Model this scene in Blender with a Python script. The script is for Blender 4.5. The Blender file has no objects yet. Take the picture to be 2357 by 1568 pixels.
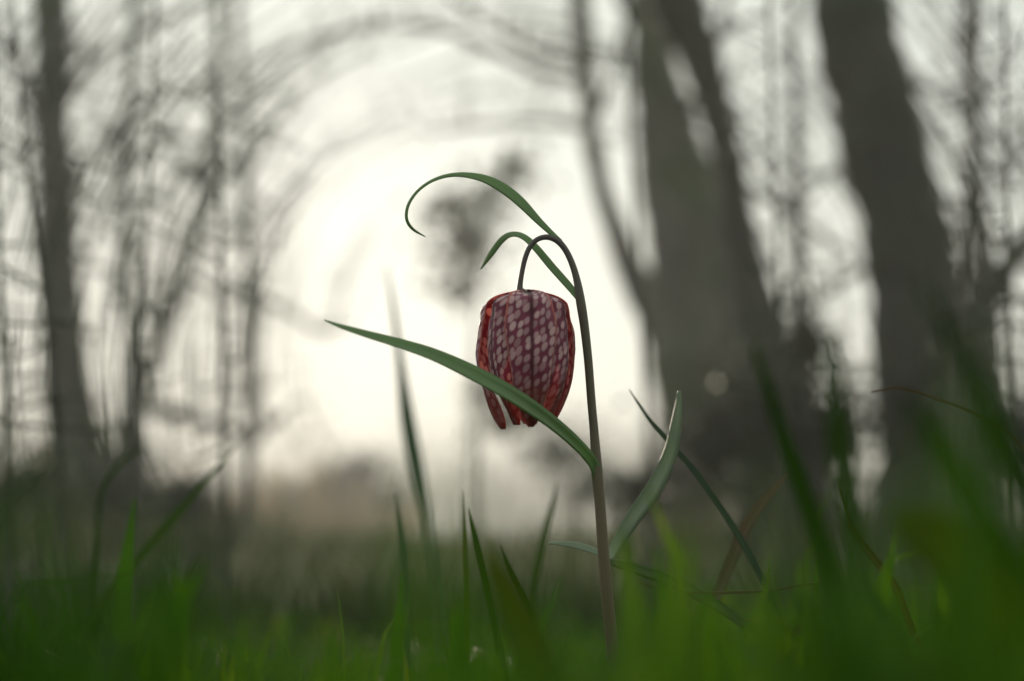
import bpy, math, random
import numpy as np
from mathutils import Vector, Matrix, noise

R = math.radians
rng = random.Random(7)
nrng = np.random.default_rng(11)
scene = bpy.context.scene
col = scene.collection

# ------------------------------------------------------------------ camera
CAM_H = 0.082
PITCH = R(7.0)
LENS = 58.0
FOCUS = 0.50
FSTOP = 6.3
cam_d = bpy.data.cameras.new('camera')
cam = bpy.data.objects.new('camera', cam_d)
col.objects.link(cam)
cam.location = (0, 0, CAM_H)
cam.rotation_euler = (R(90) + PITCH, 0, 0)
cam_d.lens = LENS
cam_d.sensor_width = 36.0
cam_d.clip_start = 0.01
cam_d.clip_end = 2000
cam_d.dof.use_dof = True
cam_d.dof.focus_distance = FOCUS
cam_d.dof.aperture_fstop = FSTOP
cam_d.dof.aperture_blades = 0
scene.camera = cam

# ------------------------------------------------------------------ sky and sun
SUN_EL, SUN_AZ = R(10.5), R(-8.0)          # azimuth from +Y towards +X
sdir = Vector((math.sin(SUN_AZ) * math.cos(SUN_EL), math.cos(SUN_AZ) * math.cos(SUN_EL), math.sin(SUN_EL)))
world = bpy.data.worlds.new('World')
scene.world = world
world.use_nodes = True
wn, wl = world.node_tree.nodes, world.node_tree.links
wn.clear()
sky = wn.new('ShaderNodeTexSky')
sky.sky_type = 'NISHITA'
sky.sun_disc = False
sky.sun_elevation = SUN_EL
sky.sun_rotation = SUN_AZ
sky.altitude = 50
sky.air_density = 1.0
sky.dust_density = 3.0
sky.ozone_density = 1.0
hsv = wn.new('ShaderNodeHueSaturation')
hsv.inputs['Saturation'].default_value = 0.55
bg = wn.new('ShaderNodeBackground')
bg.inputs['Strength'].default_value = 0.10
wo = wn.new('ShaderNodeOutputWorld')
wl.new(sky.outputs[0], hsv.inputs['Color'])
cloud = wn.new('ShaderNodeMix')             # thin even cloud over the whole sky
cloud.data_type = 'RGBA'
cloud.inputs[0].default_value = 0.95
cloud.inputs[7].default_value = (6.6, 7.0, 6.4, 1)
wl.new(hsv.outputs[0], cloud.inputs[6])
wl.new(cloud.outputs[2], bg.inputs['Color'])
wl.new(bg.outputs[0], wo.inputs['Surface'])

sun_d = bpy.data.lights.new('sun', 'SUN')
sun_d.energy = 4.2
sun_d.angle = R(0.6)
sun_d.color = (1.0, 0.86, 0.66)
sun = bpy.data.objects.new('sun', sun_d)
col.objects.link(sun)
sun.rotation_euler = sdir.to_track_quat('Z', 'Y').to_euler()
sun.location = sdir * 30

# ------------------------------------------------------------------ exposure and renderer
vs = scene.view_settings
vs.view_transform = 'Standard'
vs.look = 'None'
vs.exposure = 0.36
vs.gamma = 1.0
vs.use_curve_mapping = False
scene.render.engine = 'CYCLES'
cy = scene.cycles
cy.use_denoising = True
cy.use_adaptive_sampling = True
cy.adaptive_threshold = 0.01
cy.max_bounces = 6
cy.diffuse_bounces = 2
cy.transmission_bounces = 6
cy.transparent_max_bounces = 8
cy.volume_bounces = 0
cy.sample_clamp_indirect = 6

# ------------------------------------------------------------------ helpers
CAM = Vector((0, 0, CAM_H))
FWD = Vector((0, math.cos(PITCH), math.sin(PITCH)))
UP = Vector((0, -math.sin(PITCH), math.cos(PITCH)))
RT = Vector((1, 0, 0))
K = 36.0 / LENS / 2357.0                    # metres per unit of the study picture at one metre
def at(x, y, D):
    """a point in the place, D metres in front of the camera"""
    x, y, D = float(x), float(y), float(D)
    return CAM + D * (FWD + RT * ((x - 1178.5) * K) + UP * ((784 - y) * K))
def px(D):
    return K * float(D)

def catmull(pts, n):
    """smooth resample of a list of tuples"""
    P = np.array(pts, float)
    P = np.vstack([2 * P[0] - P[1], P, 2 * P[-1] - P[-2]])
    m = len(P) - 3
    out = []
    for t in np.linspace(0, m - 1e-6, n):
        i = int(t); f = t - i
        p0, p1, p2, p3 = P[i], P[i + 1], P[i + 2], P[i + 3]
        out.append(0.5 * ((2 * p1) + (-p0 + p2) * f + (2 * p0 - 5 * p1 + 4 * p2 - p3) * f * f + (-p0 + 3 * p1 - 3 * p2 + p3) * f ** 3))
    return np.array(out)

class MB:
    def __init__(self):
        self.v, self.f, self.r = [], [], []
    def tube(self, P, rad, n=8, cap=True, rnd=0.0, lump=0.0, seed=0):
        P = [Vector(p) for p in P]
        b = len(self.v)
        ref = Vector((0.31, 0.87, 0.22)).normalized()
        m = len(P)
        side = None
        for i, p in enumerate(P):
            t = (P[min(i + 1, m - 1)] - P[max(i - 1, 0)])
            if t.length < 1e-9: t = Vector((0, 0, 1))
            t.normalize()
            if side is None:
                side = t.cross(ref)
                if side.length < 1e-3: side = t.cross(Vector((1, 0, 0)))
            side = (side - t * side.dot(t)).normalized()
            up = t.cross(side)
            for k in range(n):
                a = 2 * math.pi * k / n
                r = rad[i]
                if lump:
                    r *= 1 + lump * noise.noise(Vector((math.cos(a) * 1.3 + seed, math.sin(a) * 1.3, i * 0.45 + seed)))
                self.v.append(p + (side * math.cos(a) + up * math.sin(a)) * r)
                self.r.append(rnd)
        for i in range(m - 1):
            for k in range(n):
                k2 = (k + 1) % n
                self.f.append((b + i * n + k, b + i * n + k2, b + (i + 1) * n + k2, b + (i + 1) * n + k))
        if cap:
            self.f.append(tuple(b + k for k in range(n))[::-1])
            self.f.append(tuple(b + (m - 1) * n + k for k in range(n)))
    def blade(self, P, W, S, thick=0.0003, fold=0.25, rnd=0.0):
        """a leaf blade: path P, widths W, side vectors S, a shallow channel and a real thickness"""
        b = len(self.v)
        m = len(P)
        for i in range(m):
            p = Vector(P[i])
            t = (Vector(P[min(i + 1, m - 1)]) - Vector(P[max(i - 1, 0)])).normalized()
            s = Vector(S[i]); s = (s - t * s.dot(t)).normalized()
            nrm = s.cross(t).normalized()
            w = W[i] * 0.5
            th = min(thick, w * 0.6)
            for u in (-1, -0.5, 0, 0.5, 1):
                h = fold * w * (u * u - 0.4)
                self.v.append(p + s * (u * w) + nrm * (h + th * (1 - u * u)))
                self.r.append(rnd)
            for u in (0.5, 0, -0.5):
                h = fold * w * (u * u - 0.4)
                self.v.append(p + s * (u * w) + nrm * (h - th * (1 - u * u)))
                self.r.append(rnd)
        for i in range(m - 1):
            for k in range(8):
                k2 = (k + 1) % 8
                self.f.append((b + i * 8 + k, b + i * 8 + k2, b + (i + 1) * 8 + k2, b + (i + 1) * 8 + k))
        self.f.append(tuple(b + k for k in range(8))[::-1])
        self.f.append(tuple(b + (m - 1) * 8 + k for k in range(8)))
    def ribbon(self, P, W, s, rnd=0.0):
        """thin grass blade, V folded"""
        b = len(self.v)
        m = len(P)
        for i in range(m):
            p = Vector(P[i]); w = W[i] * 0.5
            t = (Vector(P[min(i + 1, m - 1)]) - Vector(P[max(i - 1, 0)])).normalized()
            nn = s.cross(t)
            self.v += [p - s * w, p + nn * w * 0.4, p + s * w]
            self.r += [rnd] * 3
        for i in range(m - 1):
            for k in (0, 1):
                self.f.append((b + i * 3 + k, b + i * 3 + k + 1, b + i * 3 + k + 4, b + i * 3 + k + 3))
    def leaf(self, c, d, s, L, W, rnd):
        """leaf: four corner rhomb with a fold"""
        b = len(self.v)
        n = d.cross(s)
        self.v += [c, c + d * L * 0.5 - s * W * 0.5 + n * W * 0.15, c + d * L, c + d * L * 0.5 + s * W * 0.5 + n * W * 0.15]
        self.r += [rnd] * 4
        self.f += [(b, b + 1, b + 2), (b, b + 2, b + 3)]
    def build(self, name, mat, parent=None, smooth=True):
        me = bpy.data.meshes.new(name)
        me.from_pydata([tuple(v) for v in self.v], [], self.f)
        at_ = me.attributes.new('rnd', 'FLOAT', 'POINT')
        at_.data.foreach_set('value', np.array(self.r, dtype=np.float32))
        if smooth:
            me.polygons.foreach_set('use_smooth', [True] * len(me.polygons))
        me.materials.append(mat)
        me.update()
        o = bpy.data.objects.new(name, me)
        col.objects.link(o)
        if parent is not None:
            o.parent = parent
            o.matrix_parent_inverse = parent.matrix_world.inverted() if False else Matrix.Translation(-parent.location)
        return o

def tag(o, label=None, cat=None, group=None, kind=None):
    if label: o['label'] = label
    if cat: o['category'] = cat
    if group: o['group'] = group
    if kind: o['kind'] = kind
    return o
def thing(name, loc, label, cat, group=None):
    o = bpy.data.objects.new(name, None)
    o.empty_display_size = 0.02
    col.objects.link(o)
    o.location = loc
    return tag(o, label, cat, group)

# ------------------------------------------------------------------ materials
def nodes(name):
    m = bpy.data.materials.new(name)
    m.use_nodes = True
    nt = m.node_tree
    nt.nodes.clear()
    return m, nt.nodes, nt.links
def ramp(N, stops):
    r = N.new('ShaderNodeValToRGB')
    e = r.color_ramp.elements
    while len(e) < len(stops): e.new(0.5)
    for q, (p, c) in zip(e, stops):
        q.position = p
        q.color = (*c, 1)
    return r
def plant_mat(name, stops, transl=0.4, tcol=None, rough=0.5, scale=(60, 60, 60), spec=0.4):
    """green tissue: reflects and lets light through; colour varies per blade and along it"""
    m, N, L = nodes(name)
    out = N.new('ShaderNodeOutputMaterial')
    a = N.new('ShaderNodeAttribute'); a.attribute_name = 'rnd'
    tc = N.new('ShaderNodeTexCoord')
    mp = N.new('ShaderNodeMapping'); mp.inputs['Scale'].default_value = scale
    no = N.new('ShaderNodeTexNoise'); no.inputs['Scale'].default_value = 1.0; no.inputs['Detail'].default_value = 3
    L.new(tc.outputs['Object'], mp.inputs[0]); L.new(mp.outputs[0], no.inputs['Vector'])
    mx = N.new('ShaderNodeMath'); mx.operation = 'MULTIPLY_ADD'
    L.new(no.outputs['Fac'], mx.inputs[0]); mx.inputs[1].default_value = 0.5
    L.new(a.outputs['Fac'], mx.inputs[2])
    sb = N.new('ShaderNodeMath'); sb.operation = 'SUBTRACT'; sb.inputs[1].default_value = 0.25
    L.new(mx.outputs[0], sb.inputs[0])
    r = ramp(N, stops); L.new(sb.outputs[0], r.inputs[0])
    p = N.new('ShaderNodeBsdfPrincipled')
    p.inputs['Roughness'].default_value = rough
    p.inputs['Specular IOR Level'].default_value = spec
    L.new(r.outputs[0], p.inputs['Base Color'])
    t = N.new('ShaderNodeBsdfTranslucent')
    mm = N.new('ShaderNodeMix'); mm.data_type = 'RGBA'; mm.blend_type = 'MULTIPLY'; mm.inputs[0].default_value = 1.0
    L.new(r.outputs[0], mm.inputs[6]); mm.inputs[7].default_value = (*(tcol or (1.4, 1.4, 0.8)), 1)
    L.new(mm.outputs[2], t.inputs['Color'])
    ms = N.new('ShaderNodeMixShader'); ms.inputs[0].default_value = transl
    L.new(p.outputs[0], ms.inputs[1]); L.new(t.outputs[0], ms.inputs[2])
    L.new(ms.outputs[0], out.inputs['Surface'])
    return m
def bark_mat(name, c0, c1, sc=14, moss=(0.045, 0.060, 0.028)):
    m, N, L = nodes(name)
    out = N.new('ShaderNodeOutputMaterial')
    tc = N.new('ShaderNodeTexCoord')
    mp = N.new('ShaderNodeMapping'); mp.inputs['Scale'].default_value = (sc, sc, sc * 0.22)
    no = N.new('ShaderNodeTexNoise'); no.inputs['Scale'].default_value = 1.6; no.inputs['Detail'].default_value = 8; no.inputs['Roughness'].default_value = 0.65
    L.new(tc.outputs['Object'], mp.inputs[0]); L.new(mp.outputs[0], no.inputs['Vector'])
    r = ramp(N, [(0.3, c0), (0.7, c1)]); L.new(no.outputs['Fac'], r.inputs[0])
    n3 = N.new('ShaderNodeTexNoise'); n3.inputs['Scale'].default_value = sc * 0.35; n3.inputs['Detail'].default_value = 4
    L.new(tc.outputs['Object'], n3.inputs['Vector'])
    f3 = ramp(N, [(0.42, (0, 0, 0)), (0.60, (1, 1, 1))]); L.new(n3.outputs['Fac'], f3.inputs[0])
    mo = N.new('ShaderNodeMix'); mo.data_type = 'RGBA'; L.new(f3.outputs[0], mo.inputs[0]); L.new(r.outputs[0], mo.inputs[6]); mo.inputs[7].default_value = (*moss, 1)
    p = N.new('ShaderNodeBsdfPrincipled'); p.inputs['Roughness'].default_value = 0.85
    L.new(mo.outputs[2], p.inputs['Base Color'])
    b = N.new('ShaderNodeBump'); b.inputs['Strength'].default_value = 0.7; b.inputs['Distance'].default_value = 0.01
    L.new(no.outputs['Fac'], b.inputs['Height']); L.new(b.outputs[0], p.inputs['Normal'])
    L.new(p.outputs[0], out.inputs['Surface'])
    return m
def ground_mat():
    m, N, L = nodes('meadow_soil')
    out = N.new('ShaderNodeOutputMaterial')
    tc = N.new('ShaderNodeTexCoord')
    no = N.new('ShaderNodeTexNoise'); no.inputs['Scale'].default_value = 3.0; no.inputs['Detail'].default_value = 9; no.inputs['Roughness'].default_value = 0.7
    L.new(tc.outputs['Object'], no.inputs['Vector'])
    r = ramp(N, [(0.30, (0.022, 0.018, 0.012)), (0.5, (0.030, 0.034, 0.014)), (0.72, (0.065, 0.055, 0.030))])
    L.new(no.outputs['Fac'], r.inputs[0])
    p = N.new('ShaderNodeBsdfPrincipled'); p.inputs['Roughness'].default_value = 0.95; p.inputs['Specular IOR Level'].default_value = 0.05
    L.new(r.outputs[0], p.inputs['Base Color'])
    n2 = N.new('ShaderNodeTexNoise'); n2.inputs['Scale'].default_value = 90; n2.inputs['Detail'].default_value = 5
    L.new(tc.outputs['Object'], n2.inputs['Vector'])
    b = N.new('ShaderNodeBump'); b.inputs['Strength'].default_value = 0.8; b.inputs['Distance'].default_value = 0.01
    L.new(n2.outputs['Fac'], b.inputs['Height']); L.new(b.outputs[0], p.inputs['Normal'])
    L.new(p.outputs[0], out.inputs['Surface'])
    return m
def tepal_mat():
    """chequered fritillary tissue. UV: x = millimetres from the midrib, y = millimetres from the base"""
    m, N, L = nodes('chequered_tepal')
    out = N.new('ShaderNodeOutputMaterial')
    uv = N.new('ShaderNodeUVMap'); uv.uv_map = 'mm'
    a = N.new('ShaderNodeAttribute'); a.attribute_name = 'rnd'
    sep = N.new('ShaderNodeSeparateXYZ'); L.new(uv.outputs[0], sep.inputs[0])
    def math_(op, x, y=None, z=None):
        n = N.new('ShaderNodeMath'); n.operation = op
        for i, q in enumerate((x, y, z)):
            if q is None: continue
            if isinstance(q, (int, float)): n.inputs[i].default_value = q
            else: L.new(q, n.inputs[i])
        return n.outputs[0]
    def smooth(x, lo, hi):
        n = N.new('ShaderNodeMapRange'); n.interpolation_type = 'SMOOTHSTEP'
        L.new(x, n.inputs[0]); n.inputs[1].default_value = lo; n.inputs[2].default_value = hi
        return n.outputs[0]
    cmb = N.new('ShaderNodeCombineXYZ')
    # rows are staggered by shearing the lattice; cells are a little taller than wide
    L.new(math_('ADD', math_('MULTIPLY', sep.outputs[0], 0.45), math_('MULTIPLY', a.outputs['Fac'], 13.0)), cmb.inputs[0])
    row = math_('MULTIPLY', sep.outputs[1], 0.35)
    L.new(math_('ADD', row, math_('MULTIPLY', sep.outputs[0], 0.23)), cmb.inputs[1])
    v = N.new('ShaderNodeTexVoronoi'); v.voronoi_dimensions = '2D'; v.feature = 'DISTANCE_TO_EDGE'
    v.inputs['Scale'].default_value = 1.0; v.inputs['Randomness'].default_value = 0.55
    L.new(cmb.outputs[0], v.inputs['Vector'])
    vc = N.new('ShaderNodeTexVoronoi'); vc.voronoi_dimensions = '2D'; vc.feature = 'F1'
    vc.inputs['Scale'].default_value = 1.0; vc.inputs['Randomness'].default_value = 0.55
    L.new(cmb.outputs[0], vc.inputs['Vector'])
    sc = N.new('ShaderNodeSeparateColor'); L.new(vc.outputs['Color'], sc.inputs[0])
    spot = math_('MULTIPLY', math_('SUBTRACT', 1.0, smooth(math_('MULTIPLY_ADD', sc.outputs[1], 0.14, vc.outputs['Distance']), 0.34, 0.60)), math_('MULTIPLY_ADD', sc.outputs[0], 0.65, 0.35))
    absx = math_('ABSOLUTE', sep.outputs[0])
    midrib = smooth(math_('SUBTRACT', absx, math_('MULTIPLY', math_('MAXIMUM', math_('SUBTRACT', 11.0, sep.outputs[1]), 0.0), 0.10)), 0.0, 0.9)
    basefade = smooth(sep.outputs[1], 0.5, 5.0)
    tip = smooth(sep.outputs[1], 33.0, 43.0)
    fac = math_('MULTIPLY', math_('MULTIPLY', spot, midrib), math_('MULTIPLY', basefade, math_('SUBTRACT', 1.0, math_('MULTIPLY', tip, 0.75))))
    no = N.new('ShaderNodeTexNoise'); no.inputs['Scale'].default_value = 0.35; no.inputs['Detail'].default_value = 4
    L.new(uv.outputs[0], no.inputs['Vector'])
    dark = ramp(N, [(0.3, (0.13, 0.028, 0.060)), (0.7, (0.36, 0.075, 0.15))]); L.new(no.outputs['Fac'], dark.inputs[0])
    rib = N.new('ShaderNodeMix'); rib.data_type = 'RGBA'; L.new(math_('MULTIPLY', math_('SUBTRACT', 1.0, midrib), 0.75), rib.inputs[0]); L.new(dark.outputs[0], rib.inputs[6]); rib.inputs[7].default_value = (0.030, 0.016, 0.020, 1)
    tipc = N.new('ShaderNodeMix'); tipc.data_type = 'RGBA'; L.new(tip, tipc.inputs[0]); L.new(rib.outputs[2], tipc.inputs[6]); tipc.inputs[7].default_value = (0.20, 0.050, 0.035, 1)
    cm = N.new('ShaderNodeMix'); cm.data_type = 'RGBA'; L.new(fac, cm.inputs[0]); L.new(tipc.outputs[2], cm.inputs[6]); cm.inputs[7].default_value = (0.78, 0.60, 0.63, 1)
    tm = N.new('ShaderNodeMix'); tm.data_type = 'RGBA'; L.new(fac, tm.inputs[0]); tm.inputs[6].default_value = (0.42, 0.040, 0.055, 1); tm.inputs[7].default_value = (0.85, 0.42, 0.36, 1)
    uv2 = N.new('ShaderNodeUVMap'); uv2.uv_map = 'span'
    sp2 = N.new('ShaderNodeSeparateXYZ'); L.new(uv2.outputs[0], sp2.inputs[0])
    rim = math_('MULTIPLY', smooth(math_('ABSOLUTE', sp2.outputs[0]), 0.90, 0.985), smooth(sep.outputs[1], 3.0, 9.0))
    cr = N.new('ShaderNodeMix'); cr.data_type = 'RGBA'; L.new(rim, cr.inputs[0]); L.new(cm.outputs[2], cr.inputs[6]); cr.inputs[7].default_value = (0.52, 0.17, 0.15, 1)
    cm = cr
    tr = N.new('ShaderNodeMix'); tr.data_type = 'RGBA'; L.new(rim, tr.inputs[0]); L.new(tm.outputs[2], tr.inputs[6]); tr.inputs[7].default_value = (0.85, 0.25, 0.16, 1)
    tm = tr
    p = N.new('ShaderNodeBsdfPrincipled'); p.inputs['Roughness'].default_value = 0.5; p.inputs['Specular IOR Level'].default_value = 0.3
    p.inputs['Sheen Weight'].default_value = 0.15
    L.new(cm.outputs[2], p.inputs['Base Color'])
    b = N.new('ShaderNodeBump'); b.inputs['Strength'].default_value = 0.25; b.inputs['Distance'].default_value = 0.0004
    L.new(spot, b.inputs['Height']); L.new(b.outputs[0], p.inputs['Normal'])
    t = N.new('ShaderNodeBsdfTranslucent'); L.new(tm.outputs[2], t.inputs['Color'])
    ms = N.new('ShaderNodeMixShader'); ms.inputs[0].default_value = 0.5
    L.new(p.outputs[0], ms.inputs[1]); L.new(t.outputs[0], ms.inputs[2]); L.new(ms.outputs[0], out.inputs['Surface'])
    return m

M = {}
M['bark'] = bark_mat('grey_bark', (0.040, 0.037, 0.030), (0.13, 0.125, 0.105))
M['darkbark'] = bark_mat('dark_mossy_bark', (0.014, 0.015, 0.011), (0.050, 0.052, 0.040), 14, (0.020, 0.032, 0.012))
M['twig'] = bark_mat('twig_bark', (0.055, 0.057, 0.040), (0.13, 0.132, 0.095), 40)
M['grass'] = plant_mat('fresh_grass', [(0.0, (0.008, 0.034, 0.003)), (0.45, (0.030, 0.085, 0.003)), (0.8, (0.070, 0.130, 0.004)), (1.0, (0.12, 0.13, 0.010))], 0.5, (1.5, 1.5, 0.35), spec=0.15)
M['meadow'] = plant_mat('rough_meadow', [(0.0, (0.022, 0.030, 0.018)), (0.5, (0.035, 0.052, 0.024)), (1.0, (0.075, 0.085, 0.050))], 0.4, (1.3, 1.2, 0.6), spec=0.1)
M['bluegrass'] = plant_mat('blue_green_grass', [(0.0, (0.050, 0.095, 0.065)), (1.0, (0.11, 0.17, 0.12))], 0.45, (1.2, 1.3, 0.9))
M['dry'] = plant_mat('dry_grass', [(0.0, (0.12, 0.085, 0.045)), (1.0, (0.34, 0.27, 0.17))], 0.35, (1.1, 1.0, 0.8))
M['rust'] = plant_mat('rusty_stalk', [(0.0, (0.13, 0.045, 0.02)), (1.0, (0.22, 0.08, 0.03))], 0.3, (1.1, 1.0, 0.8))
M['leaf'] = plant_mat('fritillary_leaf', [(0.0, (0.080, 0.165, 0.055)), (0.6, (0.13, 0.235, 0.080)), (1.0, (0.18, 0.27, 0.12))], 0.32, (1.2, 1.4, 0.6), 0.38, (150, 150, 25), 0.6)
M['paleleaf'] = plant_mat('glaucous_leaf', [(0.0, (0.17, 0.22, 0.16)), (1.0, (0.28, 0.34, 0.26))], 0.4, (1.1, 1.2, 0.8), 0.5, (150, 150, 25))
M['tepal'] = tepal_mat()
M['anther'] = plant_mat('yellow_anther', [(0.0, (0.45, 0.30, 0.05)), (1.0, (0.5, 0.36, 0.08))], 0.2)
M['bush'] = plant_mat('bush_foliage', [(0.0, (0.030, 0.040, 0.028)), (1.0, (0.075, 0.085, 0.055))], 0.3, (1.2, 1.2, 0.8), 0.6, (3, 3, 3))
M['ivy'] = plant_mat('dark_ivy', [(0.0, (0.008, 0.014, 0.007)), (1.0, (0.028, 0.040, 0.018))], 0.2, (1.2, 1.2, 0.7), 0.5, (3, 3, 3), 0.3)
M['greystem'] = plant_mat('weathered_stem', [(0.0, (0.10, 0.11, 0.08)), (1.0, (0.22, 0.23, 0.18))], 0.4, (1.0, 1.0, 0.85), 0.7, (3, 3, 3))
M['reed'] = plant_mat('reed_straw', [(0.0, (0.16, 0.11, 0.06)), (1.0, (0.36, 0.27, 0.16))], 0.4, (1.1, 1.0, 0.8), 0.7, (3, 3, 3))
M['ground'] = ground_mat()
def stem_mat():
    m, N, L = nodes('fritillary_stem')
    out = N.new('ShaderNodeOutputMaterial')
    tc = N.new('ShaderNodeTexCoord'); sp = N.new('ShaderNodeSeparateXYZ'); L.new(tc.outputs['Object'], sp.inputs[0])
    mr = N.new('ShaderNodeMapRange'); L.new(sp.outputs[2], mr.inputs[0]); mr.inputs[1].default_value = 0.0; mr.inputs[2].default_value = 0.19
    no = N.new('ShaderNodeTexNoise'); no.inputs['Scale'].default_value = 220; no.inputs['Detail'].default_value = 3
    L.new(tc.outputs['Object'], no.inputs['Vector'])
    ad = N.new('ShaderNodeMath'); ad.operation = 'MULTIPLY_ADD'; L.new(no.outputs['Fac'], ad.inputs[0]); ad.inputs[1].default_value = 0.16; L.new(mr.outputs[0], ad.inputs[2])
    r = ramp(N, [(0.0, (0.14, 0.070, 0.050)), (0.38, (0.12, 0.085, 0.050)), (0.55, (0.12, 0.100, 0.060)), (0.85, (0.10, 0.090, 0.065)), (1.0, (0.075, 0.065, 0.065))])
    L.new(ad.outputs[0], r.inputs[0])
    p = N.new('ShaderNodeBsdfPrincipled'); p.inputs['Roughness'].default_value = 0.5; p.inputs['Specular IOR Level'].default_value = 0.4
    p.inputs['Subsurface Weight'].default_value = 0.0
    L.new(r.outputs[0], p.inputs['Base Color']); L.new(p.outputs[0], out.inputs['Surface'])
    return m
M['stem'] = stem_mat()

# ------------------------------------------------------------------ ground
def gz(x, y):
    d = math.hypot(x, y)
    z = 0.012 * noise.noise(Vector((x * 2.1, y * 2.1, 3.3))) * min(1.0, d / 0.8)
    z += 0.05 * noise.noise(Vector((x * 0.35, y * 0.35, 1.7))) * min(1.0, d / 6)
    if d > 12: z += 0.25 * noise.noise(Vector((x * 0.05, y * 0.05, 9.1))) * min(1.0, (d - 12) / 30)
    return z
def build_ground():
    rad = [0.0] + list(np.geomspace(0.08, 190, 90))
    n = 120
    v, f = [], []
    for i, r in enumerate(rad):
        for k in range(n):
            a = 2 * math.pi * k / n
            x, y = r * math.cos(a), r * math.sin(a)
            v.append((x, y, gz(x, y)))
    for i in range(len(rad) - 1):
        for k in range(n):
            k2 = (k + 1) % n
            if i == 0: f.append((k, n + k, n + k2))
            else: f.append((i * n + k, (i + 1) * n + k, (i + 1) * n + k2, i * n + k2))
    me = bpy.data.meshes.new('ground'); me.from_pydata(v, [], f)
    me.polygons.foreach_set('use_smooth', [True] * len(me.polygons))
    me.materials.append(M['ground'])
    o = bpy.data.objects.new('ground', me); col.objects.link(o)
    o['kind'] = 'structure'
build_ground()

# ------------------------------------------------------------------ trees
SWC = (1178.0, 800.0)      # twigs are bent round this axis to imitate swirling lens blur
def world(pts, D):
    return [at(p[0], p[1], D if len(p) < 3 else p[2]) for p in pts]

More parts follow.
